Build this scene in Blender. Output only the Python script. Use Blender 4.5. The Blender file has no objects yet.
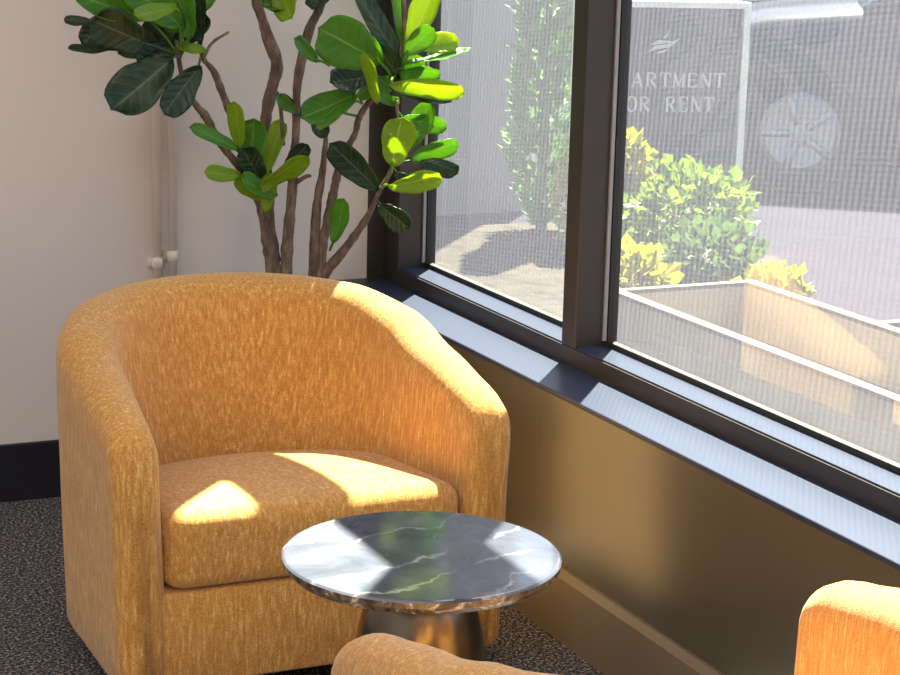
import bpy, bmesh, math, random
from mathutils import Vector, Matrix
random.seed(7)
S = bpy.context.scene
COL = S.collection
R = math.radians

# ------------------------------------------------------------------ camera
FPX = 1978.83
CAM = Vector((-1.86496, -4.72686, 1.5))
AX_R = Vector((0.90874961, -0.41655473, 0.02561825))
AX_U = Vector((0.06840493, 0.20922305, 0.97547244))
AX_F = Vector((0.41169759, 0.88470779, -0.21862576))
cd = bpy.data.cameras.new('camera'); cam = bpy.data.objects.new('camera', cd); COL.objects.link(cam)
cd.sensor_width = 36.0; cd.lens = FPX / 900 * 36.0; cd.clip_start = 0.05; cd.clip_end = 200
M = Matrix.Identity(4)
for i in range(3):
    M[i][0] = AX_R[i]; M[i][1] = AX_U[i]; M[i][2] = -AX_F[i]; M[i][3] = CAM[i]
cam.matrix_world = M
S.camera = cam

# ------------------------------------------------------------------ light, sky, exposure
SUN_EL = R(58); SUN_DIR = Vector((-0.6454, -0.7638, 0)) * math.cos(SUN_EL) + Vector((0, 0, -math.sin(SUN_EL)))
sl = bpy.data.lights.new('sun', 'SUN'); sl.energy = 60.0; sl.angle = R(0.55); sl.color = (1.0, 0.98, 0.79)
so = bpy.data.objects.new('sun', sl); COL.objects.link(so); so.location = (6, 8, 10)
so.rotation_euler = SUN_DIR.to_track_quat('-Z', 'Y').to_euler()
W = bpy.data.worlds.new('sky'); S.world = W; W.use_nodes = True
nt = W.node_tree; nt.nodes.clear()
sky = nt.nodes.new('ShaderNodeTexSky'); sky.sky_type = 'NISHITA'; sky.sun_disc = False
sky.sun_elevation = SUN_EL; sky.sun_rotation = math.atan2(0.6454, 0.7638); sky.altitude = 50; sky.dust_density = 2.0
bg = nt.nodes.new('ShaderNodeBackground'); bg.inputs[1].default_value = 0.42
wo = nt.nodes.new('ShaderNodeOutputWorld')
nt.links.new(sky.outputs[0], bg.inputs[0]); nt.links.new(bg.outputs[0], wo.inputs[0])


def area(name, loc, size, energy, color, rot=(0, 0, 0)):
    l = bpy.data.lights.new(name, 'AREA'); l.shape = 'RECTANGLE'; l.size, l.size_y = size
    l.energy = energy; l.color = color
    o = bpy.data.objects.new(name, l); COL.objects.link(o); o.location = loc; o.rotation_euler = rot
    return o


area('ceiling_fill_light', (-1.6, -2.6, 3.3), (2.4, 2.4), 28, (1.0, 0.93, 0.84))  # added area lights that fill the room, no ceiling fixtures behind them
area('ceiling_fill_light', (-4.2, -2.2, 3.3), (2.4, 2.4), 62, (1.0, 0.93, 0.84))
area('ceiling_fill_light', (-3.2, -6.0, 3.3), (3.0, 2.4), 100, (1.0, 0.94, 0.87))
S.view_settings.view_transform = 'Standard'; S.view_settings.look = 'None'
S.view_settings.gamma = 1.0; S.view_settings.use_curve_mapping = False
S.view_settings.exposure = 0.0


# ------------------------------------------------------------------ node helpers
class NB:
    def __init__(s, name):
        s.m = bpy.data.materials.new(name); s.m.use_nodes = True
        s.t = s.m.node_tree; s.t.nodes.clear()
        s.out = s.n('ShaderNodeOutputMaterial')

    def n(s, typ, **kw):
        nd = s.t.nodes.new(typ)
        for k, v in kw.items():
            if k.startswith('i_'):
                key = k[2:]
                key = int(key) if key.isdigit() else key.replace('_', ' ')
                nd.inputs[key].default_value = v
            else:
                setattr(nd, k, v)
        return nd

    def l(s, a, b):
        s.t.links.new(a, b)

    def coord(s, which='Object', scale=(1, 1, 1), rot=(0, 0, 0)):
        c = s.n('ShaderNodeTexCoord'); mp = s.n('ShaderNodeMapping')
        mp.inputs['Scale'].default_value = scale; mp.inputs['Rotation'].default_value = rot
        s.l(c.outputs[which], mp.inputs['Vector']); return mp.outputs[0]

    def noise(s, vec, scale, detail=3, rough=0.5, dist=0.0):
        nd = s.n('ShaderNodeTexNoise'); s.l(vec, nd.inputs['Vector'])
        nd.inputs['Scale'].default_value = scale; nd.inputs['Detail'].default_value = detail
        nd.inputs['Roughness'].default_value = rough; nd.inputs['Distortion'].default_value = dist
        return nd.outputs['Fac']

    def ramp(s, fac, stops):
        nd = s.n('ShaderNodeValToRGB'); s.l(fac, nd.inputs[0]); e = nd.color_ramp.elements
        while len(e) < len(stops): e.new(0.5)
        for el, (p, c) in zip(e, stops):
            el.position = p; el.color = (*c, 1) if len(c) == 3 else c
        return nd.outputs[0]

    def mix(s, fac, a, b, mode='MIX'):
        nd = s.n('ShaderNodeMix'); nd.data_type = 'RGBA'; nd.blend_type = mode
        for v, k in ((fac, 0), (a, 6), (b, 7)):
            if isinstance(v, (int, float)): nd.inputs[k].default_value = v
            elif isinstance(v, tuple): nd.inputs[k].default_value = (*v, 1)
            else: s.l(v, nd.inputs[k])
        return nd.outputs[2]

    def math(s, op, a, b=0.0):
        nd = s.n('ShaderNodeMath'); nd.operation = op
        for i, v in enumerate((a, b)):
            if isinstance(v, (int, float)): nd.inputs[i].default_value = v
            else: s.l(v, nd.inputs[i])
        return nd.outputs[0]

    def bump(s, h, strength=0.3, dist=0.01):
        nd = s.n('ShaderNodeBump'); nd.inputs['Strength'].default_value = strength
        nd.inputs['Distance'].default_value = dist; s.l(h, nd.inputs['Height']); return nd.outputs[0]

    def pbr(s, col, rough=0.6, metal=0.0, normal=None, spec=None, link=True, **kw):
        nd = s.n('ShaderNodeBsdfPrincipled')
        if isinstance(col, tuple): nd.inputs['Base Color'].default_value = (*col, 1)
        else: s.l(col, nd.inputs['Base Color'])
        if isinstance(rough, (int, float)): nd.inputs['Roughness'].default_value = rough
        else: s.l(rough, nd.inputs['Roughness'])
        nd.inputs['Metallic'].default_value = metal
        if spec is not None: nd.inputs['Specular IOR Level'].default_value = spec
        for k, v in kw.items(): nd.inputs[k.replace('_', ' ')].default_value = v
        if normal is not None: s.l(normal, nd.inputs['Normal'])
        if link: s.l(nd.outputs[0], s.out.inputs[0])
        return nd.outputs[0]


def m_plain(name, col, rough=0.6, metal=0.0, spec=None, var=0.08, scale=6.0, bump=0.0, bscale=80):
    b = NB(name); v = b.coord()
    f = b.noise(v, scale, 4)
    lo = tuple(c * (1 - var) for c in col); hi = tuple(min(1, c * (1 + var)) for c in col)
    c = b.ramp(f, [(0.3, lo), (0.7, hi)])
    nrm = b.bump(b.noise(v, bscale, 3), bump, 0.002) if bump else None
    b.pbr(c, rough, metal, nrm, spec); return b.m


def m_fabric(name, axis_scale):
    b = NB(name); v = b.coord('Object', axis_scale); v0 = b.coord('Object')
    slub = b.noise(v, 170, 3, 0.6)
    fine = b.noise(v0, 420, 2, 0.6)
    big = b.noise(v0, 5, 3)
    c = b.ramp(slub, [(0.30, (0.46, 0.210, 0.050)), (0.50, (0.57, 0.285, 0.078)), (0.64, (0.70, 0.41, 0.14)), (0.78, (0.88, 0.64, 0.31))])
    c2 = b.ramp(fine, [(0.32, (0.50, 0.43, 0.36)), (0.5, (0.95, 0.95, 0.93)), (0.68, (1.25, 1.25, 1.2))])
    c = b.mix(0.75, c, c2, 'MULTIPLY')
    c = b.mix(b.math('MULTIPLY', big, 0.25), c, (0.56, 0.30, 0.08))
    h = b.math('ADD', b.math('MULTIPLY', slub, 1.0), b.math('MULTIPLY', fine, 0.9))
    b.pbr(c, 0.95, 0, b.bump(h, 0.45, 0.0022), 0.1, Sheen_Weight=0.25, Sheen_Roughness=0.5)
    return b.m


MAT = {}
MAT['fabric'] = m_fabric('tweed_mustard', (1, 1, 0.13))
MAT['fabric_seat'] = m_fabric('tweed_mustard_seat', (1, 0.3, 0.3))
MAT['plinth'] = m_plain('black_plinth', (0.02, 0.018, 0.016), 0.5)
MAT['wall'] = m_plain('beige_paint', (0.73, 0.645, 0.60), 0.75, var=0.03, scale=1.2, bump=0.05, bscale=300)
MAT['wall_room'] = m_plain('white_paint', (0.72, 0.69, 0.65), 0.8, var=0.02)
MAT['ceil'] = m_plain('ceiling_paint', (0.82, 0.81, 0.79), 0.9, var=0.02)
MAT['rubber'] = m_plain('navy_rubber', (0.011, 0.011, 0.021), 0.45, var=0.1)
MAT['bronze'] = m_plain('bronze_panel_paint', (0.165, 0.152, 0.122), 0.26, 0.6, var=0.05, scale=3)
MAT['bronze_base'] = m_plain('bronze_base_paint', (0.17, 0.14, 0.10), 0.45, 0.1, var=0.05)
MAT['frame'] = m_plain('dark_anodised_frame', (0.045, 0.038, 0.035), 0.42, 0.3, var=0.05)
MAT['sill'] = m_plain('grey_sill_metal', (0.030, 0.040, 0.076), 0.36, 0.0, 0.30, var=0.04)
MAT['gasket'] = m_plain('black_gasket', (0.015, 0.015, 0.017), 0.6)
MAT['seal'] = m_plain('grey_glazing_bead', (0.30, 0.29, 0.30), 0.4, 0.3)
MAT['pipe'] = m_plain('painted_pipe', (0.80, 0.70, 0.63), 0.35, var=0.03)
MAT['gun'] = m_plain('gunmetal', (0.20, 0.165, 0.135), 0.24, 1.0, var=0.3, scale=14, bump=0.12, bscale=22)
MAT['pot'] = m_plain('charcoal_pot', (0.04, 0.04, 0.042), 0.5)
MAT['soil'] = m_plain('potting_soil', (0.035, 0.022, 0.014), 0.95, var=0.5, scale=60, bump=0.8, bscale=90)
MAT['bark'] = None
MAT['lettering'] = m_plain('pale_lettering', (0.42, 0.42, 0.42), 0.6, var=0.02)
MAT['sign'] = m_plain('charcoal_sign_face', (0.055, 0.052, 0.062), 0.5, var=0.06)
MAT['sign_edge'] = m_plain('pale_sign_frame', (0.62, 0.66, 0.60), 0.5)
MAT['concrete'] = m_plain('pale_concrete', (0.42, 0.37, 0.28), 0.9, spec=0.1, var=0.12, scale=9, bump=0.2, bscale=60)
MAT['rim'] = m_plain('planter_rim', (0.13, 0.115, 0.098), 0.85, spec=0.1, var=0.06)
MAT['pillar'] = m_plain('grey_render', (0.2, 0.2, 0.215), 0.9, spec=0.1, var=0.08, scale=2)
MAT['mulch'] = m_plain('mulch', (0.11, 0.08, 0.06), 0.95, spec=0.1, var=0.5, scale=40, bump=0.8, bscale=60)
MAT['paving'] = m_plain('pavement', (0.034, 0.031, 0.043), 0.95, spec=0.0, var=0.08, scale=3, bump=0.1)
MAT['kerb'] = m_plain('kerb_stone', (0.12, 0.115, 0.105), 0.9, spec=0.1)
MAT['bed'] = m_plain('sandy_bed', (0.05, 0.043, 0.035), 0.95, spec=0.0, var=0.25, scale=12)
MAT['asphalt'] = m_plain('asphalt', (0.13, 0.125, 0.14), 0.85, var=0.12, scale=8)
MAT['carpaint'] = m_plain('dark_car_paint', (0.035, 0.036, 0.045), 0.18, 0.4, var=0.02)
MAT['carglass'] = m_plain('car_glass', (0.02, 0.025, 0.03), 0.04, 0.0, 0.9)
MAT['tyre'] = m_plain('tyre_rubber', (0.02, 0.02, 0.02), 0.8)
MAT['rimwheel'] = m_plain('alloy', (0.30, 0.30, 0.31), 0.5, 0.5)
MAT['lamp'] = m_plain('headlamp', (0.8, 0.8, 0.8), 0.1, 0.5)
MAT['facade'] = m_plain('far_facade', (0.30, 0.33, 0.40), 0.9, var=0.1)

b = NB('bark'); v = b.coord('Object', (1, 1, 0.35)); f = b.noise(v, 60, 4, 0.6)
b.pbr(b.ramp(f, [(0.3, (0.06, 0.04, 0.032)), (0.55, (0.17, 0.115, 0.088)), (0.75, (0.29, 0.21, 0.165))]), 0.85, 0, b.bump(f, 0.6, 0.004)); MAT['bark'] = b.m

b = NB('speckled_carpet'); v = b.coord(); f = b.noise(v, 150, 2, 0.7); g = b.noise(v, 60, 3, 0.6)
c = b.ramp(f, [(0.37, (0.009, 0.009, 0.013)), (0.48, (0.045, 0.045, 0.053)), (0.58, (0.22, 0.21, 0.22)), (0.67, (0.65, 0.61, 0.58))])
c = b.mix(b.math('MULTIPLY', g, 0.5), c, (0.05, 0.045, 0.043))
b.pbr(c, 0.95, 0, b.bump(f, 0.8, 0.006), 0.1); MAT['carpet'] = b.m

b = NB('black_marble'); v = b.coord('Object', (1, 1.0, 1), (0, 0, R(-22)))
f = b.noise(v, 7, 6, 0.6, 0.6)
w = b.n('ShaderNodeTexWave', wave_type='BANDS', bands_direction='Y', i_Scale=3.2, i_Distortion=9.0, i_Detail=5.0, i_Detail_Scale=1.6)
b.l(v, w.inputs['Vector'])
vein = b.ramp(w.outputs['Fac'], [(0.0, (1, 1, 1)), (0.007, (0.45, 0.45, 0.45)), (0.028, (0.08, 0.08, 0.08)), (0.10, (0, 0, 0))])
vein = b.mix(b.ramp(b.noise(v, 9, 2), [(0.42, (0, 0, 0)), (0.6, (1, 1, 1))]), (0, 0, 0), vein)
base = b.ramp(f, [(0.3, (0.045, 0.052, 0.068)), (0.52, (0.083, 0.090, 0.118)), (0.72, (0.145, 0.147, 0.19))])
c = b.mix(vein, base, (0.42, 0.41, 0.41))
b.pbr(c, 0.09, 0, None, 0.6); MAT['marble'] = b.m
b = NB('marble_edge'); v = b.coord()
f = b.noise(v, 24, 5, 0.6, 2.0)
b.pbr(b.ramp(f, [(0.35, (0.05, 0.042, 0.036)), (0.55, (0.17, 0.13, 0.10)), (0.66, (0.6, 0.55, 0.5))]), 0.15, 0, None, 0.6); MAT['marble_edge'] = b.m


def m_leaf(name, lo, hi, veincol, trans, tcol):
    b = NB(name)
    uv = b.n('ShaderNodeUVMap'); uv.uv_map = 'UVMap'
    sx = b.n('ShaderNodeSeparateXYZ'); b.l(uv.outputs[0], sx.inputs[0])
    au = b.math('ABSOLUTE', b.math('SUBTRACT', b.math('MULTIPLY', sx.outputs[0], 2.0), 1.0))
    ph = b.math('SUBTRACT', b.math('MULTIPLY', sx.outputs[1], 6.5), b.math('MULTIPLY', au, 1.5))
    fr = b.math('ABSOLUTE', b.math('SUBTRACT', b.math('FRACT', ph), 0.5))
    side = b.math('LESS_THAN', fr, 0.045)
    mid = b.math('LESS_THAN', au, 0.05)
    vein = b.math('MAXIMUM', b.math('MULTIPLY', side, 0.55), mid)
    f = b.noise(b.coord(), 14, 3)
    c = b.ramp(f, [(0.3, lo), (0.7, hi)])
    c = b.mix(vein, c, veincol)
    hgt = b.math('SUBTRACT', b.math('MULTIPLY', fr, 1.2), b.math('MULTIPLY', mid, 0.6))
    p = b.pbr(c, 0.33, 0, b.bump(hgt, 0.35, 0.005), 0.42, link=False)
    tr = b.n('ShaderNodeBsdfTranslucent'); tr.inputs[0].default_value = (*tcol, 1)
    mx = b.n('ShaderNodeMixShader'); mx.inputs[0].default_value = trans
    b.l(p, mx.inputs[1]); b.l(tr.outputs[0], mx.inputs[2]); b.l(mx.outputs[0], b.out.inputs[0])
    return b.m


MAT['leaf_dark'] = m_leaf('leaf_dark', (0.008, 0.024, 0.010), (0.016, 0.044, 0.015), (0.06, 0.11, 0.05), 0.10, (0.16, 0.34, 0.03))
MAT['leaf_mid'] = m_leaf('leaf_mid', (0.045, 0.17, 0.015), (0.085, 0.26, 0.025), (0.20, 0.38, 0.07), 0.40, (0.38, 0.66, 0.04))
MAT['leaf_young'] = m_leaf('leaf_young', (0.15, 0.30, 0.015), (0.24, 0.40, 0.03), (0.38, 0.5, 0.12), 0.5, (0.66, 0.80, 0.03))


def m_bush(name, lo, hi, tcol):
    b = NB(name)
    oi = b.noise(b.coord(), 9, 2)
    c = b.ramp(oi, [(0.35, lo), (0.65, hi)])
    p = b.pbr(c, 0.5, link=False)
    tr = b.n('ShaderNodeBsdfTranslucent'); tr.inputs[0].default_value = (*tcol, 1)
    mx = b.n('ShaderNodeMixShader'); mx.inputs[0].default_value = 0.4
    b.l(p, mx.inputs[1]); b.l(tr.outputs[0], mx.inputs[2]); b.l(mx.outputs[0], b.out.inputs[0]); return b.m


MAT['bush_green'] = m_bush('bush_green', (0.02, 0.05, 0.01), (0.05, 0.10, 0.016), (0.07, 0.13, 0.02))
MAT['bush_yellow'] = m_bush('bush_yellow', (0.20, 0.22, 0.004), (0.34, 0.33, 0.006), (0.36, 0.35, 0.006))
MAT['bush_lime'] = m_bush('bush_lime', (0.06, 0.14, 0.008), (0.14, 0.22, 0.012), (0.17, 0.26, 0.012))
MAT['conifer'] = m_bush('conifer', (0.07, 0.17, 0.05), (0.16, 0.29, 0.09), (0.17, 0.32, 0.08))

# glass: clear pane with a real fresnel-like gloss that works from both faces
b = NB('window_glass')
lw = b.n('ShaderNodeLayerWeight', i_Blend=0.5)
fac = b.math('ADD', b.math('MULTIPLY', b.math('POWER', lw.outputs['Facing'], 4.0), 0.9), 0.09)
tr = b.n('ShaderNodeBsdfTransparent'); tr.inputs[0].default_value = (0.93, 0.95, 0.94, 1)
gl = b.n('ShaderNodeBsdfGlossy'); gl.inputs['Roughness'].default_value = 0.01
mx = b.n('ShaderNodeMixShader'); b.l(fac, mx.inputs[0]); b.l(tr.outputs[0], mx.inputs[1]); b.l(gl.outputs[0], mx.inputs[2])
b.l(mx.outputs[0], b.out.inputs[0]); MAT['glass'] = b.m
# woven solar screen: pale threads catch the sun, the gaps let the view through
b = NB('solar_screen')
c = b.n('ShaderNodeTexCoord'); sx = b.n('ShaderNodeSeparateXYZ'); b.l(c.outputs['Object'], sx.inputs[0])
yy = b.math('ADD', sx.outputs[1], b.math('MULTIPLY', sx.outputs[2], 0.10))
s1 = b.math('SINE', b.math('MULTIPLY', yy, 2 * math.pi / 0.0185))
s2 = b.math('SINE', b.math('MULTIPLY', b.math('ADD', sx.outputs[2], b.math('MULTIPLY', sx.outputs[1], 0.12)), 2 * math.pi / 0.0105))
wv = b.math('ADD', b.math('MULTIPLY', s1, 0.06), b.math('MULTIPLY', s2, 0.03))
fac = b.math('ADD', 0.30, wv)
tr = b.n('ShaderNodeBsdfTransparent')
df = b.n('ShaderNodeBsdfDiffuse'); df.inputs[0].default_value = (0.34, 0.343, 0.425, 1)
tl = b.n('ShaderNodeBsdfTranslucent'); tl.inputs[0].default_value = (0.34, 0.343, 0.425, 1)
m1 = b.n('ShaderNodeMixShader'); m1.inputs[0].default_value = 0.45; b.l(df.outputs[0], m1.inputs[1]); b.l(tl.outputs[0], m1.inputs[2])
m2 = b.n('ShaderNodeMixShader'); b.l(fac, m2.inputs[0]); b.l(tr.outputs[0], m2.inputs[1]); b.l(m1.outputs[0], m2.inputs[2])
b.l(m2.outputs[0], b.out.inputs[0]); MAT['screen'] = b.m


# ------------------------------------------------------------------ mesh helpers
def obj(name, bm, mat, parent=None, smooth=True, loc=None, kind=None):
    me = bpy.data.meshes.new(name)
    bmesh.ops.recalc_face_normals(bm, faces=bm.faces[:])
    bm.to_mesh(me); bm.free()
    o = bpy.data.objects.new(name, me); COL.objects.link(o)
    if isinstance(mat, (list, tuple)):
        for m in mat: me.materials.append(m)
    else: me.materials.append(mat)
    for p in me.polygons: p.use_smooth = smooth
    if parent: o.parent = parent
    if loc: o.location = loc
    if kind: o['kind'] = kind
    return o


def empty(name, loc=(0, 0, 0), rz=0.0):
    o = bpy.data.objects.new(name, None); COL.objects.link(o); o.location = loc; o.rotation_euler = (0, 0, rz)
    o.empty_display_size = 0.1; return o


def tag(o, label, cat, group=None):
    o['label'] = label; o['category'] = cat
    if group: o['group'] = group
    return o


def box(bm, x0, x1, y0, y1, z0, z1, bev=0.0, seg=2):
    r = bmesh.ops.create_cube(bm, size=1.0)
    vs = r['verts']
    for v in vs:
        v.co = Vector((x0 + (v.co.x + .5) * (x1 - x0), y0 + (v.co.y + .5) * (y1 - y0), z0 + (v.co.z + .5) * (z1 - z0)))
    if bev:
        es = {e for v in vs for e in v.link_edges}
        bmesh.ops.bevel(bm, geom=list(es), offset=bev, segments=seg, affect='EDGES', profile=0.5)
    return bm


def bx(*a, **k): return box(bmesh.new(), *a, **k)


def lathe(bm, prof, n=48, cx=0, cy=0, mats=None):
    rings = []
    for (r, z) in prof:
        rings.append([bm.verts.new((cx + r * math.cos(2 * math.pi * i / n), cy + r * math.sin(2 * math.pi * i / n), z)) for i in range(n)])
    for k in range(len(rings) - 1):
        for i in range(n):
            f = bm.faces.new((rings[k][i], rings[k][(i + 1) % n], rings[k + 1][(i + 1) % n], rings[k + 1][i]))
            if mats: f.material_index = mats[k]
    f = bm.faces.new(rings[0][::-1]); f2 = bm.faces.new(rings[-1])
    if mats: f.material_index = mats[0]; f2.material_index = mats[-1]
    return bm


def tube(bm, pts, rad, n=10, cap=True, knob=0.0):
    pts = [Vector(p) for p in pts]
    rings = []; prev = None
    for i, p in enumerate(pts):
        t = (pts[min(i + 1, len(pts) - 1)] - pts[max(i - 1, 0)]).normalized()
        a = prev if prev is not None else (Vector((0, 0, 1)) if abs(t.z) < .9 else Vector((1, 0, 0)))
        sd = (a - t * a.dot(t)).normalized(); prev = sd
        up = t.cross(sd); r = rad[i] if isinstance(rad, (list, tuple)) else rad
        r *= 1 + knob * random.uniform(-1, 1)
        rings.append([bm.verts.new(p + (sd * math.cos(2 * math.pi * k / n) + up * math.sin(2 * math.pi * k / n)) * r) for k in range(n)])
    for k in range(len(rings) - 1):
        for i in range(n):
            bm.faces.new((rings[k][i], rings[k][(i + 1) % n], rings[k + 1][(i + 1) % n], rings[k + 1][i]))
    if cap:
        bm.faces.new(rings[0][::-1]); bm.faces.new(rings[-1])
    return bm


def catmull(pts, sub=6):
    out = []
    n = len(pts)
    for i in range(n - 1):
        p0, p1, p2, p3 = pts[max(i - 1, 0)], pts[i], pts[i + 1], pts[min(i + 2, n - 1)]
        for k in range(sub):
            t = k / sub
            out.append(tuple(0.5 * (2 * b + (-a + c) * t + (2 * a - 5 * b + 4 * c - d) * t * t + (-a + 3 * b - 3 * c + d) * t ** 3)
                             for a, b, c, d in zip(p0, p1, p2, p3)))
    out.append(tuple(pts[-1])); return out


def at(px, py, y):
    """world point on the vertical plane y seen at a point of the photograph"""
    d = AX_R * ((px - 450) / FPX) - AX_U * ((py - 337.5) / FPX) + AX_F
    return CAM + d * ((y - CAM.y) / d.y)


# ------------------------------------------------------------------ room shell
XF, XG, XO = 0.135, 0.22, 0.24         # frame face, glass, outer face
SILL, LEDGE = 0.51, 0.552
Y_END, TOP, CEIL = -7.6, 3.2, 3.4
obj('floor', bx(-6.2, 0.0, Y_END, 0, -0.1, 0), MAT['carpet'], smooth=False, kind='structure')
obj('ceiling', bx(-6.2, XO, Y_END, 0, CEIL, CEIL + .12), MAT['ceil'], smooth=False, kind='structure')
obj('wall_back', bx(-6.2, 0.088, 0, 0.18, -0.1, CEIL), MAT['wall'], smooth=False, kind='structure')
obj('wall_left', bx(-6.35, -6.2, Y_END, 0.18, -0.1, CEIL), MAT['wall_room'], smooth=False, kind='structure')
obj('wall_front', bx(-6.2, XO, Y_END - .15, Y_END, -0.1, CEIL), MAT['wall_room'], smooth=False, kind='structure')
obj('wall_right', bx(0.0, XO, Y_END, 0.0, -0.1, SILL - .011), MAT['bronze'], smooth=False, kind='structure')
obj('baseboard_back', bx(-6.2, -0.02, -0.012, 0, 0, 0.147, bev=.003), MAT['rubber'], smooth=False, kind='structure')
bm = bmesh.new()
pr = [(0, 0), (-0.02, 0), (-0.02, 0.135), (-0.008, 0.149), (0, 0.149)]
va = [bm.verts.new((x, 0, z)) for x, z in pr]; vb = [bm.verts.new((x, Y_END, z)) for x, z in pr]
for i in range(5): bm.faces.new((va[i], va[(i + 1) % 5], vb[(i + 1) % 5], vb[i]))
bm.faces.new(va); bm.faces.new(vb)
obj('baseboard_right', bm, MAT['bronze_base'], smooth=False, kind='structure')
obj('trim_1', bx(-0.004, XF + .01, Y_END, 0, SILL - .011, SILL, bev=.003), MAT['sill'], smooth=False, kind='structure')   # inner sill board
# bottom rail with its ledge, head, transom, corner jamb, mullions
rail = obj('trim_2', bx(XF, XO, Y_END, 0, SILL - .018, LEDGE - .004), MAT['frame'], smooth=False, kind='structure')
obj('ledge', bx(XF + .004, XG - .004, Y_END, -0.1, LEDGE - .004, LEDGE), MAT['sill'], rail, smooth=False)
ZT0, ZT1 = 2.25, 2.47
obj('trim_3', bx(XF, XO, Y_END, 0, ZT0, ZT1), MAT['frame'], smooth=False, kind='structure')           # transom
obj('trim_4', bx(XF - .05, XO, Y_END, 0, TOP, CEIL), MAT['frame'], smooth=False, kind='structure')    # head
obj('trim_5', bx(XF, XO, -0.1, 0.0, LEDGE - .004, TOP), MAT['frame'], smooth=False, kind='structure')  # corner jamb
obj('trim_6', bx(0.088, XO, 0.0, 0.18, 0, CEIL), MAT['frame'], smooth=False, kind='structure')        # corner post
MULL = [(-1.005, -1.068), (-2.75, -2.80), (-4.5, -4.55), (-6.2, -6.25)]
k = 7
for a, c in MULL:
    mm = obj(f'trim_{k}', bx(XF, XO, c, a, LEDGE - .004, TOP, bev=.003), MAT['frame'], smooth=False, kind='structure'); k += 1
edges = [-0.1] + [v for m in MULL for v in m] + [Y_END]
for i in range(0, len(edges), 2):
    y1, y0 = edges[i], edges[i + 1]
    bm = bmesh.new()
    for (z0, z1) in ((LEDGE, ZT0), (ZT1, TOP)):   # glazing beads round each light
        box(bm, XG - .012, XG + .004, y0, y1, z0, z0 + .012); box(bm, XG - .012, XG + .004, y0, y1, z1 - .012, z1)
        box(bm, XG - .008, XG + .004, y1 - .006, y1, z0 + .012, z1 - .012); box(bm, XG - .008, XG + .004, y0, y0 + .006, z0 + .012, z1 - .012)
    w = obj(f'window_{i // 2 + 1}', bm, MAT['gasket'], smooth=False, kind='structure')
    bm = bmesh.new()
    for (z0, z1) in ((LEDGE + .012, ZT0), (ZT1, TOP)):
        box(bm, XG - .02, XG - .012, y1 - .007, y1 - .001, z0, z1); box(bm, XG - .02, XG - .012, y0 + .001, y0 + .007, z0, z1)
    obj('glazing_bead', bm, MAT['seal'], w, smooth=False)
    for (z0, z1) in ((LEDGE, ZT0), (ZT1, TOP)):
        bm = bmesh.new(); bm.faces.new([bm.verts.new(q) for q in ((XG + .012, y0, z0), (XG + .012, y1, z0), (XG + .012, y1, z1), (XG + .012, y0, z1))])
        obj('pane', bm, MAT['glass'], w, smooth=False)
    z0, z1 = LEDGE, ZT0
    bm = bmesh.new(); bm.faces.new([bm.verts.new(q) for q in ((XG + .018, y0, z0), (XG + .018, y1, z0), (XG + .018, y1, z1), (XG + .018, y0, z1))])
    obj('screen', bm, MAT['screen'], w, smooth=False)

# ------------------------------------------------------------------ wall pipes
for (px, rad, z_c, lab) in ((156.5, .0105, 0.585, 'vertical painted pipe on the beige wall, the one farther from the window'),
                            (172.0, .0105, 0.600, 'vertical painted pipe on the beige wall, the one nearer the fig trunks')):
    p = at(px, 200, -0.02)
    t = empty('wall_pipe', (p.x, -0.022, 0.0))
    bm = bmesh.new(); tube(bm, [(0, 0, 0.147), (0, 0, 3.3)], rad, 16); obj('pipe', bm, MAT['pipe'], t)
    bm = bmesh.new(); lathe(bm, [(.010, z_c - .014), (.0135, z_c - .012), (.0135, z_c + .012), (.010, z_c + .014)], 20); obj('collar', bm, MAT['pipe'], t)
    bm = bmesh.new(); box(bm, -.02, .02, .012, .022, z_c - .012, z_c + .012, bev=.002); obj('bracket', bm, MAT['pipe'], t)
    tag(t, lab, 'pipe', 'pipes up the back wall')

# ------------------------------------------------------------------ barrel chairs
CW, CD = 0.80, 0.76       # width, depth
HW, HD = CW / 2, CD / 2


def lerp_tab(tab, x):
    for (a, va), (b_, vb_) in zip(tab, tab[1:]):
        if x <= b_:
            t = 0 if b_ == a else max(0, (x - a) / (b_ - a)); t = t * t * (3 - 2 * t) * .5 + t * .5
            return va + (vb_ - va) * t
    return tab[-1][1]


RIMZ = [(-.38, .515), (-.365, .533), (-.34, .550), (-.30, .568), (-.12, .608), (.05, .652), (.22, .680), (.40, .692)]


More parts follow.
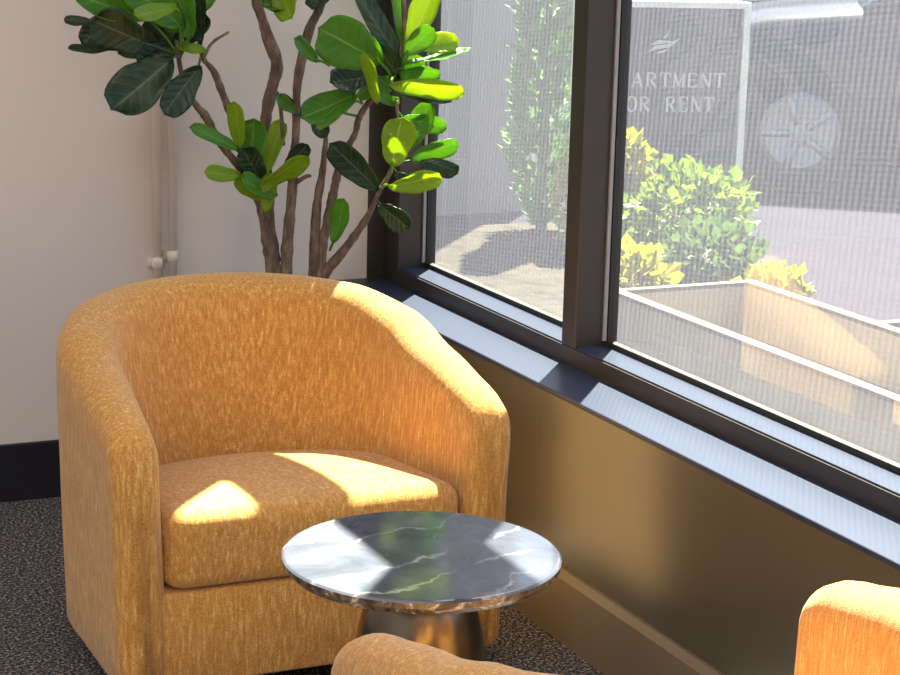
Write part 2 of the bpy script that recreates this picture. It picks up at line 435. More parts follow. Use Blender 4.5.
def chair_shell():
    bm = bmesh.new()
    P = []   # path: x, y, distance from the front end
    yb = HD - HW          # start of the semi-circle
    rf = .030
    st = [-HD + rf * (1 - math.cos(a)) for a in [i * math.pi / 2 / 6 for i in range(7)]]
    st += [-HD + rf + (yb + HD - rf) * i / 10 for i in range(1, 11)]
    left = [(-HW, y, -1.0, 0.0, y + HD) for y in st]
    arc = []
    for i in range(1, 48):
        a = math.pi - math.pi * i / 48
        arc.append((HW * math.cos(a), yb + HW * math.sin(a), math.cos(a), math.sin(a), 9.0))
    right = [(-p[0], p[1], 1.0, 0.0, p[4]) for p in reversed(left)]
    rings = []
    z0 = .05
    for (x, y, nx, ny, d) in left + arc + right:
        back = max(0.0, ny)
        bl = max(0.0, min(1.0, (y + HD) / .45)); bl = bl * bl * (3 - 2 * bl)
        t = .092 + .028 * bl
        e = rf - math.sqrt(max(0, rf * rf - (rf - min(d, rf)) ** 2))
        zr = lerp_tab(RIMZ, y) - e
        rr = .050 + .016 * bl
        lean = .012 + .03 * bl * (1 - back) + .118 * back
        pr = []
        for (o, z) in ((.020, z0), (.012, z0 + .012), (.010, z0 + .08), (.006, .25), (.003, .40), (.0, zr - rr - .03)):
            pr.append((o + e, z))
        for i in range(0, 13):
            a = math.pi * i / 12
            c_, s_ = math.cos(a), math.sin(a)
            ox = t / 2 - (t / 2 - e) * math.copysign(abs(c_) ** .92, c_)
            pr.append((ox, zr - rr + rr * abs(s_) ** .92))
        zi = zr - rr
        for i in range(1, 9):
            q = i / 8
            pr.append((t - e + lean * q ** 1.2, zi - (zi - .16) * q))
        pr.append((t - e + lean, z0))
        rings.append([bm.verts.new((x - nx * o, y - ny * o, z)) for o, z in pr])
    m = len(rings[0])
    for k in range(len(rings) - 1):
        for i in range(m):
            bm.faces.new((rings[k][i], rings[k][(i + 1) % m], rings[k + 1][(i + 1) % m], rings[k + 1][i]))
    bm.faces.new(rings[0]); bm.faces.new(rings[-1][::-1])
    return bm


def chair_cushion():
    bm = bmesh.new()
    hw, yf = .300, -HD + .002
    out = []
    rc = .05
    for i in range(7):
        a = math.pi + (math.pi / 2) * i / 6
        out.append((-hw + rc + rc * math.cos(a), yf + rc + rc * math.sin(a)))
    for i in range(1, 14): out.append((-hw + rc + (2 * hw - 2 * rc) * i / 14, yf))
    for i in range(7):
        a = -math.pi / 2 + (math.pi / 2) * i / 6
        out.append((hw - rc + rc * math.cos(a), yf + rc + rc * math.sin(a)))
    ys = -.04
    for i in range(1, 7): out.append((hw, yf + rc + (ys - yf - rc) * i / 6))
    for i in range(1, 30):
        a = math.pi * i / 30
        out.append((hw * math.cos(a), ys + .205 * math.sin(a)))
    for i in range(6): out.append((-hw, ys + (yf + rc - ys) * i / 6))
    zb, zt, r = .238, .392, .044
    prof = [(.10, zb + .004), (.03, zb)]
    prof += [(r * .7 * (1 - math.sin(a)), zb + r * .7 * (1 - math.cos(a))) for a in [i * math.pi / 2 / 5 for i in range(1, 6)]]
    prof += [(r * (1 - math.cos(a)), zt - r + r * math.sin(a)) for a in [i * math.pi / 2 / 7 for i in range(0, 8)]]
    n = len(out); c = Vector((0, -.08, 0))
    rings = []

    def ring(ins, z):
        L = []
        for i in range(n):
            p = Vector((*out[i], 0)); a = Vector((*out[i - 1], 0)); d = Vector((*out[(i + 1) % n], 0))
            tg = (d - a).normalized(); nr = Vector((tg.y, -tg.x, 0))
            L.append(bm.verts.new(p - nr * ins + Vector((0, 0, z))))
        return L
    for ins, z in prof: rings.append(ring(ins, z))
    for s in (.94, .86, .75, .62, .48, .33, .16):     # domed top towards the centre
        L = []
        for i in range(n):
            v = rings[len(prof) - 1][i].co
            q = Vector((c.x + (v.x - c.x) * s, c.y + (v.y - c.y) * s, zt + .014 * (1 - s ** 2) ** .8))
            L.append(bm.verts.new(q))
        rings.append(L)
    for k in range(len(rings) - 1):
        for i in range(n):
            bm.faces.new((rings[k][i], rings[k][(i + 1) % n], rings[k + 1][(i + 1) % n], rings[k + 1][i]))
    bm.faces.new(rings[0][::-1]); bm.faces.new(rings[-1])
    for v in bm.verts:      # the seat falls gently towards the back
        v.co.z -= max(0, v.co.y - yf) * .10 * max(0, min(1, (v.co.z - zb) / (zt - zb)))
    return bm


def make_chair(label):
    t = empty('barrel_chair')
    obj('barrel_back', chair_shell(), MAT['fabric'], t)
    obj('front_apron', bx(-HW + .08, HW - .08, -HD + .010, .10, .052, .236, bev=.008), MAT['fabric'], t)
    obj('seat_cushion', chair_cushion(), MAT['fabric_seat'], t)
    bm = bmesh.new(); lathe(bm, [(.25, 0), (.26, .008), (.26, .05), (.22, .058)], 40); obj('swivel_base', bm, MAT['plinth'], t)
    return tag(t, label, 'chair', 'barrel chairs round the marble table')


def dup(root, label, loc, rz):
    r = root.copy(); COL.objects.link(r); r.location = loc; r.rotation_euler = (0, 0, rz); r['label'] = label
    for ch in root.children:
        c = ch.copy(); COL.objects.link(c); c.parent = r
    return r


chair = make_chair('whole mustard tweed barrel chair between the fig and the marble table')
chair.location = (-.580, -1.04, 0)
dup(chair, 'mustard tweed barrel chair in front of the table, cropped to its two arm ends', (-.592, -2.452 - HD, 0), math.pi - .07)

# ------------------------------------------------------------------ marble drink table
TC = (-.603, -1.928)
t = empty('drink_table', (TC[0], TC[1], 0))
TZ, TR = .452, .228
obj('tabletop', lathe(bmesh.new(), [(.10, TZ - .034), (TR - .040, TZ - .034), (TR - .010, TZ - .024), (TR, TZ - .013), (TR, TZ - .004), (TR - .003, TZ - .001), (TR - .006, TZ)], 96,
                      mats=[1, 1, 1, 1, 0, 0, 0]), [MAT['marble'], MAT['marble_edge']], t, smooth=False)
prof = [(.150, 0), (.155, .006), (.153, .014), (.146, .03), (.133, .07), (.122, .13), (.116, .20), (.110, .27), (.103, .32), (.092, .365), (.077, .398), (.063, .418), (.058, TZ - .034)]
obj('pedestal', lathe(bmesh.new(), prof, 64), MAT['gun'], t)
tag(t, 'round dark marble side table with polished metal pedestal, beside the chairs', 'table')

# ------------------------------------------------------------------ fiddle-leaf fig
FY = -.34
pot_c = at(300, 275, -.30)
t = fig = empty('fiddle_leaf_fig', (0, 0, 0))
px_, py_ = pot_c.x - .01, -.30
pot = lathe(bmesh.new(), [(.115, 0), (.12, .006), (.155, .33), (.158, .34), (.145, .34), (.14, .30)], 40, px_, py_)
obj('pot', pot, MAT['pot'], t)
obj('soil', lathe(bmesh.new(), [(.138, .27), (.138, .305)], 32, px_, py_), MAT['soil'], t)


def stem(pts, name='branch', n=10):
    """pts: px, py, depth y, radius in pixels"""
    q = []
    for (a, b_, y, r) in pts:
        p = at(a, b_, y); dist = (p - CAM).dot(AX_F)
        q.append((p.x, p.y, p.z, r * dist / FPX))
    c = catmull(q, 6)
    bm = bmesh.new(); tube(bm, [v[:3] for v in c], [v[3] for v in c], n, knob=.12)
    return obj(name, bm, MAT['bark'], t)


base_l = at(279, 420, -.29); base_r = at(318, 420, -.31)
stem([(281, 420, -.29, 9), (279, 320, -.29, 8.5), (274, 274, -.29, 7.5), (268, 240, -.29, 7), (262, 205, -.30, 6.5), (249, 180, -.31, 5), (232, 158, -.33, 3.8), (219, 142, -.34, 3.6), (206, 117, -.35, 4.5), (196, 105, -.36, 3.2), (183, 80, -.38, 2.6), (176, 40, -.38, 2)], 'trunk')
stem([(284, 420, -.30, 8), (286, 300, -.30, 7), (287, 250, -.30, 6.5), (291, 205, -.30, 5.2), (294, 165, -.31, 4.6), (296, 130, -.32, 4.4), (297, 88, -.33, 4.6), (302, 58, -.33, 5), (310, 28, -.34, 4.8), (322, 2, -.34, 4.5), (330, -40, -.35, 4)], 'trunk')
stem([(276, 262, -.27, 6), (270, 225, -.26, 5.5), (268, 190, -.26, 6), (266, 150, -.26, 5.8), (266, 118, -.26, 6), (272, 88, -.26, 6.2), (277, 64, -.26, 6.4), (268, 38, -.26, 6), (262, 18, -.26, 5.6), (255, -6, -.26, 5.2), (250, -50, -.26, 4)])
stem([(262, 205, -.30, 4.5), (248, 170, -.28, 3.6), (240, 146, -.28, 3.4), (232, 118, -.28, 4), (222, 92, -.29, 4), (214, 72, -.30, 3.4), (203, 58, -.31, 2.4), (199, 40, -.31, 2)])
stem([(203, 60, -.31, 2.0), (212, 43, -.31, 1.6), (229, 32, -.31, 1.2)], 'twig', 8)
stem([(283, 145, -.32, 2.2), (281, 112, -.33, 2.2), (277, 92, -.34, 1.8)], 'twig', 8)
stem([(318, 420, -.31, 8), (317, 320, -.31, 7), (315, 274, -.31, 6.5), (315, 240, -.31, 5.5), (317, 205, -.31, 4.4), (322, 175, -.31, 4), (325, 150, -.32, 3), (326, 134, -.32, 2.2), (326, 112, -.32, 2)], 'trunk')
stem([(320, 285, -.32, 6.5), (322, 250, -.32, 5.5), (327, 222, -.32, 4.8), (333, 195, -.33, 4.6), (338, 172, -.34, 4.6), (345, 152, -.35, 4), (355, 134, -.36, 3.2), (359, 118, -.37, 3.4), (370, 101, -.40, 3), (388, 84, -.43, 3), (400, 62, -.45, 3), (404, 20, -.46, 2.5), (400, -40, -.46, 2)])
stem([(318, 300, -.32, 5.5), (325, 274, -.33, 5), (341, 254, -.36, 5), (356, 234, -.40, 4.2), (369, 214, -.43, 3.2), (380, 190, -.46, 2.4), (392, 168, -.48, 2), (398, 130, -.48, 1.8), (396, 100, -.47, 1.8)])
stem([(290, 187, -.30, 2.6), (305, 177, -.33, 2), (311, 176, -.34, 1.6)], 'twig', 8)


def leaf(bpx, tpx, wpx, kind='mid', roll=0.0, y=None, dy=0.0, anchor=None, cup=.12, bend=.10, wav=.05):
    """bpx/tpx: base and tip on the photograph, y depth of the base, dy depth change at the tip (minus = towards the viewer)"""
    y = FY if y is None else y
    B = at(bpx[0], bpx[1], y); T = at(tpx[0], tpx[1], y + dy)
    L = T - B; ln = L.length; ld = L / ln
    view = (CAM - (B + T) / 2).normalized()
    n = (view - ld * view.dot(ld)).normalized()
    n = Matrix.Rotation(R(roll), 3, ld) @ n
    sd = n.cross(ld).normalized()
    dist = ((B + T) / 2 - CAM).dot(AX_F)
    hw = wpx / 2 * dist / FPX
    NV, NU = 16, 8
    bm = bmesh.new(); uvl = bm.loops.layers.uv.new('UVMap')
    ph = random.uniform(0, 6.28); grid = []
    for j in range(NV + 1):
        v = j / NV
        w = (v ** .62) * ((1 - v) ** .40) / .513 if 0 < v < 1 else 0.0
        w *= 1 - .10 * math.exp(-((v - .36) / .11) ** 2)
        w = max(w, .035 if v < .5 else .015)
        row = []
        for i in range(NU + 1):
            u = i / NU * 2 - 1
            off = cup * hw * u * u * 1.6 + bend * ln * (v - v * v) * 1.2 * -1 - .10 * ln * v * v * 0
            off += wav * hw * 2 * math.sin(9.5 * v + ph + (1.7 if u > 0 else 0)) * abs(u) ** 2
            off += .05 * hw * (1 - abs(u)) * -1
            p = B + ld * (ln * v) + sd * (u * hw * w) - n * (-off)
            row.append(bm.verts.new(p))
        grid.append(row)
    for j in range(NV):
        for i in range(NU):
            f = bm.faces.new((grid[j][i], grid[j][i + 1], grid[j + 1][i + 1], grid[j + 1][i]))
            for lp, (a, c) in zip(f.loops, ((i, j), (i + 1, j), (i + 1, j + 1), (i, j + 1))):
                lp[uvl].uv = (a / NU, c / NV)
    if anchor:
        A = at(anchor[0], anchor[1], anchor[2] if len(anchor) > 2 else y)
        tube(bm, catmull([tuple(A), tuple(A.lerp(B, .5) + Vector((0, 0, .004))), tuple(B + ld * .01)], 4), .0032, 6)
    o = obj('leaf', bm, MAT['leaf_' + kind], t)
    o['kind'] = 'thing'
    md = o.modifiers.new('Solidify', 'SOLIDIFY'); md.thickness = .0009
    return o


LC = (180, 58, -.37)      # left crown twig
# left crown
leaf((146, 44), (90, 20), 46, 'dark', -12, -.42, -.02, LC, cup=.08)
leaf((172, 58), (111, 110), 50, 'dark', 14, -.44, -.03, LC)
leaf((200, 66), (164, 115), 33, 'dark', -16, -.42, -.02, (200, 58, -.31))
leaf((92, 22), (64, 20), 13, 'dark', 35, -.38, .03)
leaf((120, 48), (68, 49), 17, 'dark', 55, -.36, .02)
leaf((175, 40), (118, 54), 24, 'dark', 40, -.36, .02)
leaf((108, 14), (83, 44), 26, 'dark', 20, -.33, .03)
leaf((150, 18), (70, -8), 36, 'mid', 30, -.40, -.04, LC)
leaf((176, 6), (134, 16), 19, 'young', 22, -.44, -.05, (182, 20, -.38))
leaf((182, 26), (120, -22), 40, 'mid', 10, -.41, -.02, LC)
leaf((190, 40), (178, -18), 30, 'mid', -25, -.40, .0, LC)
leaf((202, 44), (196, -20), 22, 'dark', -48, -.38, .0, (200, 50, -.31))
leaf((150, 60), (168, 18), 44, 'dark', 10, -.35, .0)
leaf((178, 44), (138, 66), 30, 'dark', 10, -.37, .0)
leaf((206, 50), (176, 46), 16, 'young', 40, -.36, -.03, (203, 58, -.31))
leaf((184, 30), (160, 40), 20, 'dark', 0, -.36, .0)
leaf((180, 20), (215, -14), 26, 'mid', 30, -.36, .0, LC)
leaf((184, 30), (152, -4), 36, 'mid', -12, -.39, .0, LC)
# middle-left cluster
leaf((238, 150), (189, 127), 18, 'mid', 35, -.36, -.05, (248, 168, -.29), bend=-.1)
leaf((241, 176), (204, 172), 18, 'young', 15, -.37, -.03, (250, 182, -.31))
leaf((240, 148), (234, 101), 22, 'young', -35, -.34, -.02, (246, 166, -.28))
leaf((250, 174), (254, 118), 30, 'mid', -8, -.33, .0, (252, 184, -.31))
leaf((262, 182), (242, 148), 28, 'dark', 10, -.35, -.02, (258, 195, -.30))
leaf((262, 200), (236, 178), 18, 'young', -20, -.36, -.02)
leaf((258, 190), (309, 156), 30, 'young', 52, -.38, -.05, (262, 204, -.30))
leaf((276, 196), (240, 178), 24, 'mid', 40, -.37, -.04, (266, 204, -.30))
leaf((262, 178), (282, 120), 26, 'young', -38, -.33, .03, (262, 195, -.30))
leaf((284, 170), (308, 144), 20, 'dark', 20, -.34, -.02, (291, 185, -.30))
leaf((266, 212), (268, 172), 22, 'young', 30, -.36, -.03)
# top-middle
leaf((276, -12), (292, 19), 30, 'young', 30, -.36, -.05)
leaf((262, -14), (284, 10), 24, 'dark', -10, -.34, -.04)
leaf((296, 112), (276, 96), 15, 'mid', 20, -.34, -.03)
leaf((330, -24), (312, 10), 26, 'dark', 30, -.36, -.03)
# middle (image 300-350, 80-135)
leaf((356, 94), (301, 118), 32, 'mid', 10, -.42, -.03, (362, 104, -.39))
leaf((352, 102), (316, 128), 16, 'young', -45, -.42, -.02, (362, 104, -.39))
leaf((304, 116), (278, 96), 15, 'dark', 30, -.33, -.02)
leaf((310, 112), (327, 137), 18, 'dark', 20, -.34, -.03, (326, 118, -.32))
leaf((340, 116), (352, 82), 20, 'mid', -30, -.38, .0, (358, 116, -.37))
# right crown
leaf((380, 62), (318, 28), 54, 'mid', -8, -.50, -.04, (392, 78, -.44), cup=.1)
leaf((318, 62), (294, 38), 18, 'mid', 35, -.44, -.03, (330, 66, -.46))
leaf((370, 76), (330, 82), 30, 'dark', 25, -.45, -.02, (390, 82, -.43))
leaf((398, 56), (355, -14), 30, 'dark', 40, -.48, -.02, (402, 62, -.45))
leaf((378, 104), (364, 52), 18, 'young', -40, -.50, -.04, (382, 92, -.42))
leaf((406, 54), (392, -18), 22, 'mid', 58, -.46, .0, (402, 62, -.45))
leaf((408, 48), (436, -18), 32, 'young', -28, -.48, .0, (403, 60, -.45))
leaf((404, 54), (434, 28), 24, 'mid', 12, -.54, -.03, (402, 64, -.45))
leaf((416, 46), (458, 41), 24, 'young', -20, -.50, .0, (404, 58, -.45))
leaf((406, 64), (471, 49), 20, 'mid', -68, -.52, .0, (401, 66, -.45), bend=.06)
leaf((388, 84), (464, 92), 24, 'young', 28, -.52, -.02, (396, 76, -.44), bend=.06)
leaf((390, 92), (452, 101), 20, 'dark', 62, -.50, .0, (394, 84, -.43))
leaf((400, 78), (372, 40), 26, 'dark', 0, -.45, .0, (398, 70, -.44))
leaf((402, 84), (420, 56), 24, 'mid', 20, -.47, .0, (400, 70, -.45))
# right lower cluster
leaf((392, 166), (402, 117), 36, 'young', 14, -.52, -.02, (392, 172, -.48))
leaf((406, 152), (430, 103), 26, 'mid', -15, -.48, .0, (394, 160, -.48))
leaf((408, 158), (458, 144), 26, 'mid', 42, -.50, .0, (394, 160, -.48))
leaf((388, 187), (442, 178), 26, 'young', 32, -.54, -.02, (384, 186, -.47))
leaf((420, 160), (458, 172), 24, 'dark', 40, -.49, .0, (394, 166, -.48))
leaf((378, 190), (329, 143), 30, 'dark', -10, -.50, -.03, (382, 188, -.47))
leaf((379, 205), (409, 229), 26, 'dark', 20, -.50, -.03, (376, 200, -.45))
leaf((334, 243), (344, 198), 22, 'mid', -25, -.38, -.02, (330, 250, -.33))
leaf((400, 118), (446, 128), 20, 'mid', 10, -.48, .0, (396, 110, -.47))
# fill
leaf((398, 104), (370, 84), 22, 'mid', 25, -.46, -.02, (396, 98, -.47))
leaf((392, 76), (356, 96), 20, 'mid', -35, -.44, -.02, (392, 84, -.43))
leaf((400, 70), (440, 74), 20, 'mid', 48, -.47, .0, (400, 70, -.45))
leaf((398, 140), (432, 122), 24, 'young', -30, -.47, .0, (397, 130, -.48))
leaf((394, 172), (424, 190), 20, 'dark', 40, -.47, .0, (392, 168, -.48))
leaf((300, -8), (262, 6), 24, 'mid', 25, -.34, -.03, (262, 0, -.26))
leaf((186, 44), (206, 14), 24, 'dark', -20, -.36, .0, LC)
# crown above the top of the frame
for i in range(16):
    a = random.uniform(0, 6.28); cxp, cyp, yy = random.choice(((178, -40, -.36), (250, -60, -.27), (215, -50, -.30)))
    lx, ly = cxp + 42 * math.cos(a), cyp - 22 + 26 * math.sin(a)
    leaf((cxp, cyp), (lx, ly - 18), random.uniform(26, 40), random.choice(('mid', 'young', 'dark')), random.uniform(-50, 50), yy, random.uniform(-.07, .03), (cxp, cyp + 14, yy))
for (ax, ay, yy) in ((330, -40, -.35), (400, -40, -.46)):
    for (dx, dyy, k, rl) in ((-34, -22, 'mid', 20), (28, -34, 'young', -25), (-4, -48, 'mid', 5), (34, -4, 'dark', 30)):
        leaf((ax, ay), (ax + dx, ay + dyy), 26, k, rl, yy, -.03)
tag(fig, 'tall fiddle-leaf fig with big green leaves standing in the window corner', 'plant')

# ------------------------------------------------------------------ outdoors
obj('ground', bx(XO, 40, -30, 40, -0.3, -0.02), MAT['paving'], smooth=False, kind='structure')
# long concrete planter box beside the window
t = empty('planter_box', (0, 0, 0))
X0, X1, Y0, Y1, ZP = .915, 1.395, -4.2, .16, .40
bm = bmesh.new()
w_ = .03
box(bm, X0, X0 + w_, Y0, Y1, -.02, ZP - .012); box(bm, X1 - w_, X1, Y0, Y1, -.02, ZP - .012)
box(bm, X0 + w_, X1 - w_, Y1 - w_, Y1, -.02, ZP - .012); box(bm, X0 + w_, X1 - w_, Y0, Y0 + w_, -.02, ZP - .012)
obj('planter_wall', bm, MAT['concrete'], t, smooth=False)
bm = bmesh.new()
box(bm, X0 - .006, X0 + w_, Y0, Y1, ZP - .012, ZP); box(bm, X1 - w_, X1 + .006, Y0, Y1, ZP - .012, ZP)
box(bm, X0 + w_, X1 - w_, Y1 - w_, Y1, ZP - .012, ZP); box(bm, X0 + w_, X1 - w_, Y0, Y0 + w_, ZP - .012, ZP)
obj('planter_rim', bm, MAT['rim'], t, smooth=False)
obj('soil', bx(X0 + w_, X1 - w_, Y0 + w_, Y1 - w_, 0, .24), MAT['mulch'], t, smooth=False)
tag(t, 'long pale concrete planter box standing outside the window', 'planter')

# low mulch bed with kerb holding the shrubs
bed = obj('ground_bed', bx(1.0, 2.45, .75, 3.2, -.02, .05), MAT['bed'], smooth=False, kind='structure')
obj('trim_20', bx(.96, 1.0, .75, 3.2, -.02, .09), MAT['kerb'], smooth=False, kind='structure')
obj('trim_21', bx(.96, 2.45, .71, .75, -.02, .09), MAT['kerb'], smooth=False, kind='structure')


def bush(name, c, r, h, mat, label, cat, n=700, ls=.035, shape='ball', group=None, z0=.05):
    t = empty(name, (c[0], c[1], z0))
    bm = bmesh.new()
    for i in range(6 if shape == 'ball' else 1):
        a = random.uniform(0, 6.28)
        e = (math.cos(a) * r * .5, math.sin(a) * r * .5, h * .7) if shape == 'ball' else (0, 0, h * .95)
        tube(bm, [(0, 0, -.01), (e[0] * .4, e[1] * .4, h * .35), e], [.008, .006, .003] if shape == 'ball' else [.03, .02, .005], 6)
    obj('stem', bm, MAT['bark'], t)
    bm = bmesh.new()
    for i in range(n):
        if shape == 'ball':
            d = Vector((random.gauss(0, 1), random.gauss(0, 1), random.gauss(0, 1))).normalized()
            rad = random.uniform(.55, 1.0) * (1 + .2 * math.sin(3 * d.x + 4 * d.z) * math.cos(5 * d.y))
            p = Vector((d.x * r * rad, d.y * r * rad, h * .52 + d.z * h * .5 * rad))
        else:
            v = random.random() ** .8; a = random.uniform(0, 6.28)
            rad = r * (min(1, v * 6) * (1 - v) ** .55) * random.uniform(.7, 1.12) * (1 + .2 * math.sin(3 * a + 9 * v))
            p = Vector((math.cos(a) * rad, math.sin(a) * rad, v * h))
            d = Vector((math.cos(a), math.sin(a), .8)).normalized()
        ld = (d + Vector((random.uniform(-.7, .7), random.uniform(-.7, .7), random.uniform(-.4, .9)))).normalized()
        sd = ld.cross(Vector((random.uniform(-1, 1), random.uniform(-1, 1), random.uniform(-1, 1)))).normalized()
        nn = sd.cross(ld); s = ls * random.uniform(.6, 1.3); w = s * (.42 if shape == 'ball' else .22)
        q = [p, p + ld * s * .5 + sd * w + nn * s * .08, p + ld * s, p + ld * s * .5 - sd * w + nn * s * .08, p + ld * s * .5]
        vs = [bm.verts.new(x) for x in q]
        bm.faces.new((vs[0], vs[1], vs[4])); bm.faces.new((vs[1], vs[2], vs[4])); bm.faces.new((vs[2], vs[3], vs[4])); bm.faces.new((vs[3], vs[0], vs[4]))
    obj('foliage', bm, mat, t, smooth=False)
    return tag(t, label, cat, group)


def g_at(px, py, z):
    d = AX_R * ((px - 450) / FPX) - AX_U * ((py - 337.5) / FPX) + AX_F
    return CAM + d * ((z - CAM.z) / d.z)


def bpos(px, y): p = at(px, 260, y); return (p.x, p.y)


bush('shrub', bpos(690, 1.85), .232, .44, MAT['bush_lime'], 'broad green shrub at the foot of the dark sign', 'shrub', 1100, .05)
bush('shrub', bpos(712, 1.28), .19, .30, MAT['bush_green'], 'darker green shrub between the sign and the planter box', 'shrub', 800, .05)
bush('shrub', bpos(626, 2.22), .075, .52, MAT['bush_yellow'], 'tall yellow-green shrub covering the lower left of the sign', 'shrub', 500, .06)
bush('shrub', bpos(634, 1.12), .13, .26, MAT['bush_yellow'], 'low yellow-leaved shrub behind the near end of the planter box', 'shrub', 420, .055)
bush('shrub', bpos(776, .88), .10, .22, MAT['bush_yellow'], 'small yellow-green shrub at the right end of the bed', 'shrub', 420, .05)
bush('shrub', bpos(574, 2.42), .08, .50, MAT['bush_yellow'], 'yellow shrub half hidden behind the window mullion', 'shrub', 300, .05)
bush('evergreen', bpos(540, 3.0), .15, 1.75, MAT['conifer'], 'narrow columnar evergreen beside the pale pillar', 'tree', 3800, .07, 'cone')
bush('evergreen', bpos(462, 5.2), .55, 2.6, MAT['conifer'], 'wide soft-green conifer seen over the fig leaves', 'tree', 3200, .11, 'cone', z0=-.02)

p = at(484, 240, 3.9)
pil = obj('pillar', bx(p.x - .26, p.x + .24, 3.9, 4.3, -.02, 3.6), MAT['pillar'], smooth=False)
tag(pil, 'pale grey square pillar standing outside the corner pane', 'pillar')
obj('trim_22', bx(1.0, 1.12, 2.6, 6.0, -.02, .06), MAT['kerb'], smooth=False, kind='structure')

# sign: serif letters from strokes
SER = .16


def glyph(ch):
    """strokes in a unit box: (x0,y0,x1,y1,thickness)"""
    T, t_ = .17, .08
    s = lambda x, y, w=.17: (x - w, y, x + w, y, .06)
    if ch == 'A': return [(.12, 0, .46, 1, t_), (.46, 1, .84, 0, T), (.26, .34, .68, .34, t_), s(.12, .03), s(.84, .03)]
    if ch == 'P': return [(.2, 0, .2, 1, T), (.2, .97, .55, .97, t_), (.55, .97, .78, .87, .11), (.78, .87, .78, .62, T), (.78, .62, .55, .5, .11), (.55, .5, .2, .5, t_), s(.2, .03)]
    if ch == 'R': return glyph('P')[:-1] + [(.45, .5, .88, 0, T), s(.2, .03), s(.88, .03, .1)]
    if ch == 'T': return [(.5, 0, .5, 1, T), (.06, .96, .94, .96, t_), (.08, .97, .08, .76, t_), (.92, .97, .92, .76, t_), s(.5, .03)]
    if ch == 'M': return [(.1, 0, .1, 1, t_), (.1, 1, .5, .1, T), (.5, .1, .9, 1, t_), (.9, 0, .9, 1, T), s(.1, .03), s(.9, .03)]
    if ch == 'E': return [(.22, 0, .22, 1, T), (.22, .97, .82, .97, t_), (.22, .52, .65, .52, t_), (.22, .03, .85, .03, t_), (.82, .97, .82, .78, t_), (.85, .03, .85, .24, t_)]
    if ch == 'N': return [(.15, 0, .15, 1, t_), (.15, 1, .85, 0, T), (.85, 0, .85, 1, t_), s(.15, .03), s(.85, .97)]
    if ch == 'F': return [(.22, 0, .22, 1, T), (.22, .97, .82, .97, t_), (.22, .52, .65, .52, t_), (.82, .97, .82, .78, t_), s(.22, .03)]
    if ch == 'O':
        q = [(.5 + .4 * math.cos(a), .5 + .5 * math.sin(a)) for a in [i * math.pi / 8 for i in range(17)]]
        return [(*a, *b_, .09 + .08 * abs(math.cos((i + .5) * math.pi / 8))) for i, (a, b_) in enumerate(zip(q, q[1:]))]
    return []


def text_mesh(txt, h, pitch):
    bm = bmesh.new(); n = len(txt)
    for i, ch in enumerate(txt):
        ox = (i - n / 2) * pitch
        for (x0, y0, x1, y1, th) in glyph(ch):
            a = Vector((ox + x0 * pitch * .86, 0, y0 * h)); c = Vector((ox + x1 * pitch * .86, 0, y1 * h)); d = c - a
            if d.length < 1e-6: continue
            nn = Vector((-d.z, 0, d.x)).normalized() * th * h * .5
            for yv in (-.004,):
                f = [bm.verts.new(v + Vector((0, yv, 0))) for v in (a - nn, c - nn, c + nn, a + nn)]
                g = [bm.verts.new(v) for v in (a - nn, c - nn, c + nn, a + nn)]
                bm.faces.new(f); bm.faces.new(g[::-1])
                for k in range(4): bm.faces.new((f[k], f[(k + 1) % 4], g[(k + 1) % 4], g[k]))
    return bm


sc_ = at(663, 82, 2.6)
t = empty('rental_sign', (sc_.x, 2.6, -.02), R(-14))
HWs = .345
obj('sign_board', bx(-HWs, HWs, 0, .12, .05, 1.075, bev=.004), MAT['sign'], t, smooth=False)
bm = bmesh.new(); box(bm, HWs - .001, HWs + .028, -.012, .13, 0, 1.10); box(bm, -HWs - .028, -HWs + .001, -.012, .13, 0, 1.10); box(bm, -HWs, HWs, -.012, .13, 1.074, 1.10)
obj('sign_frame', bm, MAT['sign_edge'], t, smooth=False)
o = obj('lettering', text_mesh('APARTMENT', .062, .0605), MAT['lettering'], t, smooth=False, loc=(.012, -.001, .738))
o = obj('lettering', text_mesh('FOR', .064, .0575), MAT['lettering'], t, smooth=False, loc=(.012 - 2.5 * .0575, -.001, .634))
o = obj('lettering', text_mesh('RENT', .064, .0575), MAT['lettering'], t, smooth=False, loc=(.012 + 2 * .0575, -.001, .634))
# bird-like emblem: a few sweeping blades
bm = bmesh.new()
for pts in ([(-.07, -.03), (-.03, .0), (.02, .005), (.075, .03), (.03, -.008), (-.02, -.015)], [(-.055, .0), (-.02, .022), (.03, .02), (.05, .014), (.0, .008)],
            [(.0, .03), (.018, .05), (.026, .07), (.022, .045), (.01, .03)], [(-.03, -.035), (.0, -.022), (.03, -.012), (.005, -.03)]):
    f = [bm.verts.new((x, -.004, z)) for x, z in pts]; g = [bm.verts.new((x, 0, z)) for x, z in pts]
    bm.faces.new(f); bm.faces.new(g[::-1])
    for k in range(len(pts)): bm.faces.new((f[k], f[(k + 1) % len(pts)], g[(k + 1) % len(pts)], g[k]))
obj('emblem', bm, MAT['lettering'], t, smooth=False, loc=(-.01, -.001, .915))
tag(t, 'dark outdoor sign with pale serif lettering and bird emblem', 'sign')


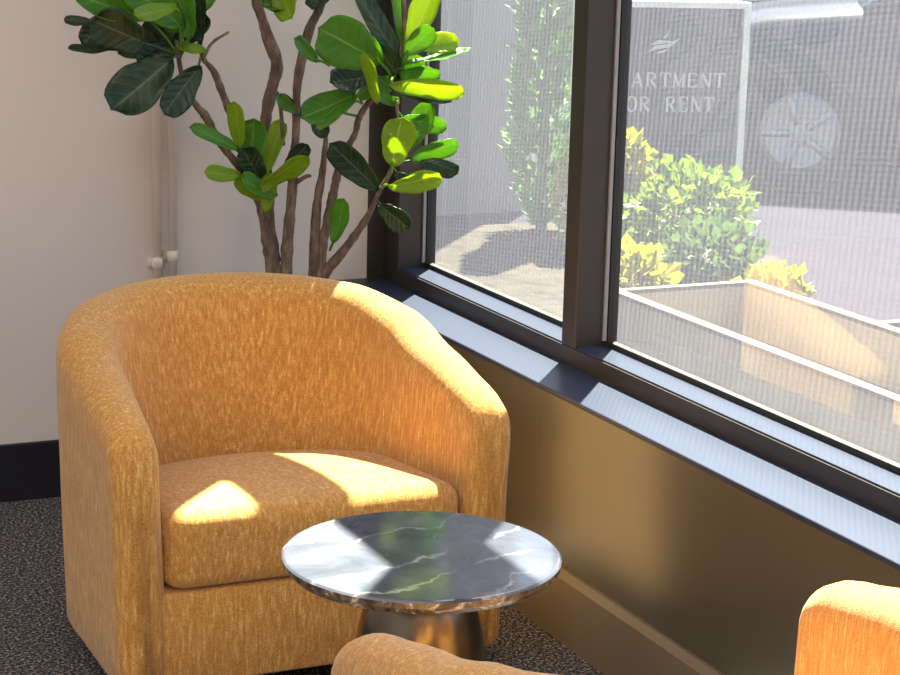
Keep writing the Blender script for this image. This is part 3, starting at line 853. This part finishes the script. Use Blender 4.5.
# parked car
def car(loc, rz):
    t = empty('car', loc, rz)
    # side profile (x forward, z up) with half width
    secs = [(-2.2, .28, .80, .74), (-2.12, .2, .98, .84), (-1.6, .17, 1.04, .90), (-.6, .16, 1.02, .91), (.5, .16, 1.0, .91), (1.0, .16, .99, .90), (1.6, .16, .93, .88), (2.05, .16, .82, .84), (2.22, .17, .70, .76)]
    bm = bmesh.new(); rings = []
    for (x, zb, zt, hw) in secs:
        zm = zb + (zt - zb) * .55
        pr = [(-hw * .9, zb), (-hw, zb + .1), (-hw * 1.0, zm), (-hw * .95, zt - .05), (-hw * .85, zt), (0, zt + .03), (hw * .85, zt), (hw * .95, zt - .05), (hw, zm), (hw, zb + .1), (hw * .9, zb)]
        rings.append([bm.verts.new((x, y, z)) for y, z in pr])
    m = len(rings[0])
    for k in range(len(rings) - 1):
        for i in range(m): bm.faces.new((rings[k][i], rings[k][(i + 1) % m], rings[k + 1][(i + 1) % m], rings[k + 1][i]))
    bm.faces.new(rings[0]); bm.faces.new(rings[-1])
    obj('body', bm, MAT['carpaint'], t)
    bm = bmesh.new(); rings = []
    for (x, zb, zt, hw, ht) in [(-2.0, .98, 1.0, .80, .74), (-1.5, .98, 1.36, .84, .64), (-.8, .98, 1.45, .85, .66), (.0, .98, 1.44, .85, .66), (.4, .97, 1.36, .85, .66), (1.1, .97, 1.0, .82, .76)]:
        rings.append([bm.verts.new((x, y, z)) for y, z in ((-hw, zb), (-ht, zt), (ht, zt), (hw, zb))])
    for k in range(len(rings) - 1):
        for i in range(4): bm.faces.new((rings[k][i], rings[k][(i + 1) % 4], rings[k + 1][(i + 1) % 4], rings[k + 1][i]))
    bm.faces.new(rings[0]); bm.faces.new(rings[-1])
    obj('cabin_glass', bm, MAT['carglass'], t)
    bm = bmesh.new(); box(bm, -1.45, .3, -.62, .62, 1.43, 1.475, bev=.015); obj('roof', bm, MAT['carpaint'], t)
    for x in (-1.38, 1.40):
        for s in (-1, 1):
            w = empty('wheel'); w.parent = t; w.location = (x, s * .845, .33); w.rotation_euler = (math.pi / 2, 0, 0)
            bm = bmesh.new(); lathe(bm, [(.20, -.11), (.31, -.11), (.33, -.08), (.33, .08), (.31, .11), (.20, .11)], 32); obj('tyre', bm, MAT['tyre'], w)
            bm = bmesh.new(); lathe(bm, [(.205, -.112), (.215, -.118), (.12, -.10), (.05, -.12)], 28)
            for k in range(5):
                a = k * 1.2566
                tube(bm, [(.05 * math.cos(a), .05 * math.sin(a), -.125), (.20 * math.cos(a), .20 * math.sin(a), -.118)], .022, 8)
            obj('hub', bm, MAT['rimwheel'], w)
            w.scale = (1, 1, s)
    for s in (-1, 1):
        bm = bmesh.new(); box(bm, 2.02, 2.19, s * .52 - .16, s * .52 + .16, .60, .71, bev=.02); obj('headlamp', bm, MAT['lamp'], t)
    bm = bmesh.new(); box(bm, 2.18, 2.235, -.45, .45, .40, .56, bev=.01); obj('grille', bm, MAT['gasket'], t)
    return tag(t, 'dark car parked on the pavement beyond the planter box', 'car')


car((5.90, 4.07, -.02), R(148))

# far facade across the street
fac = obj('building', bx(-8, 34, 22, 24, -.02, 8), MAT['facade'], smooth=False)
for i in range(12):
    obj('shopfront_window', bx(-6 + i * 3.2, -4.2 + i * 3.2, 21.94, 22.0, 1.0, 3.0), MAT['carglass'], fac, smooth=False)
tag(fac, 'blue-grey building facade far across the street', 'building')
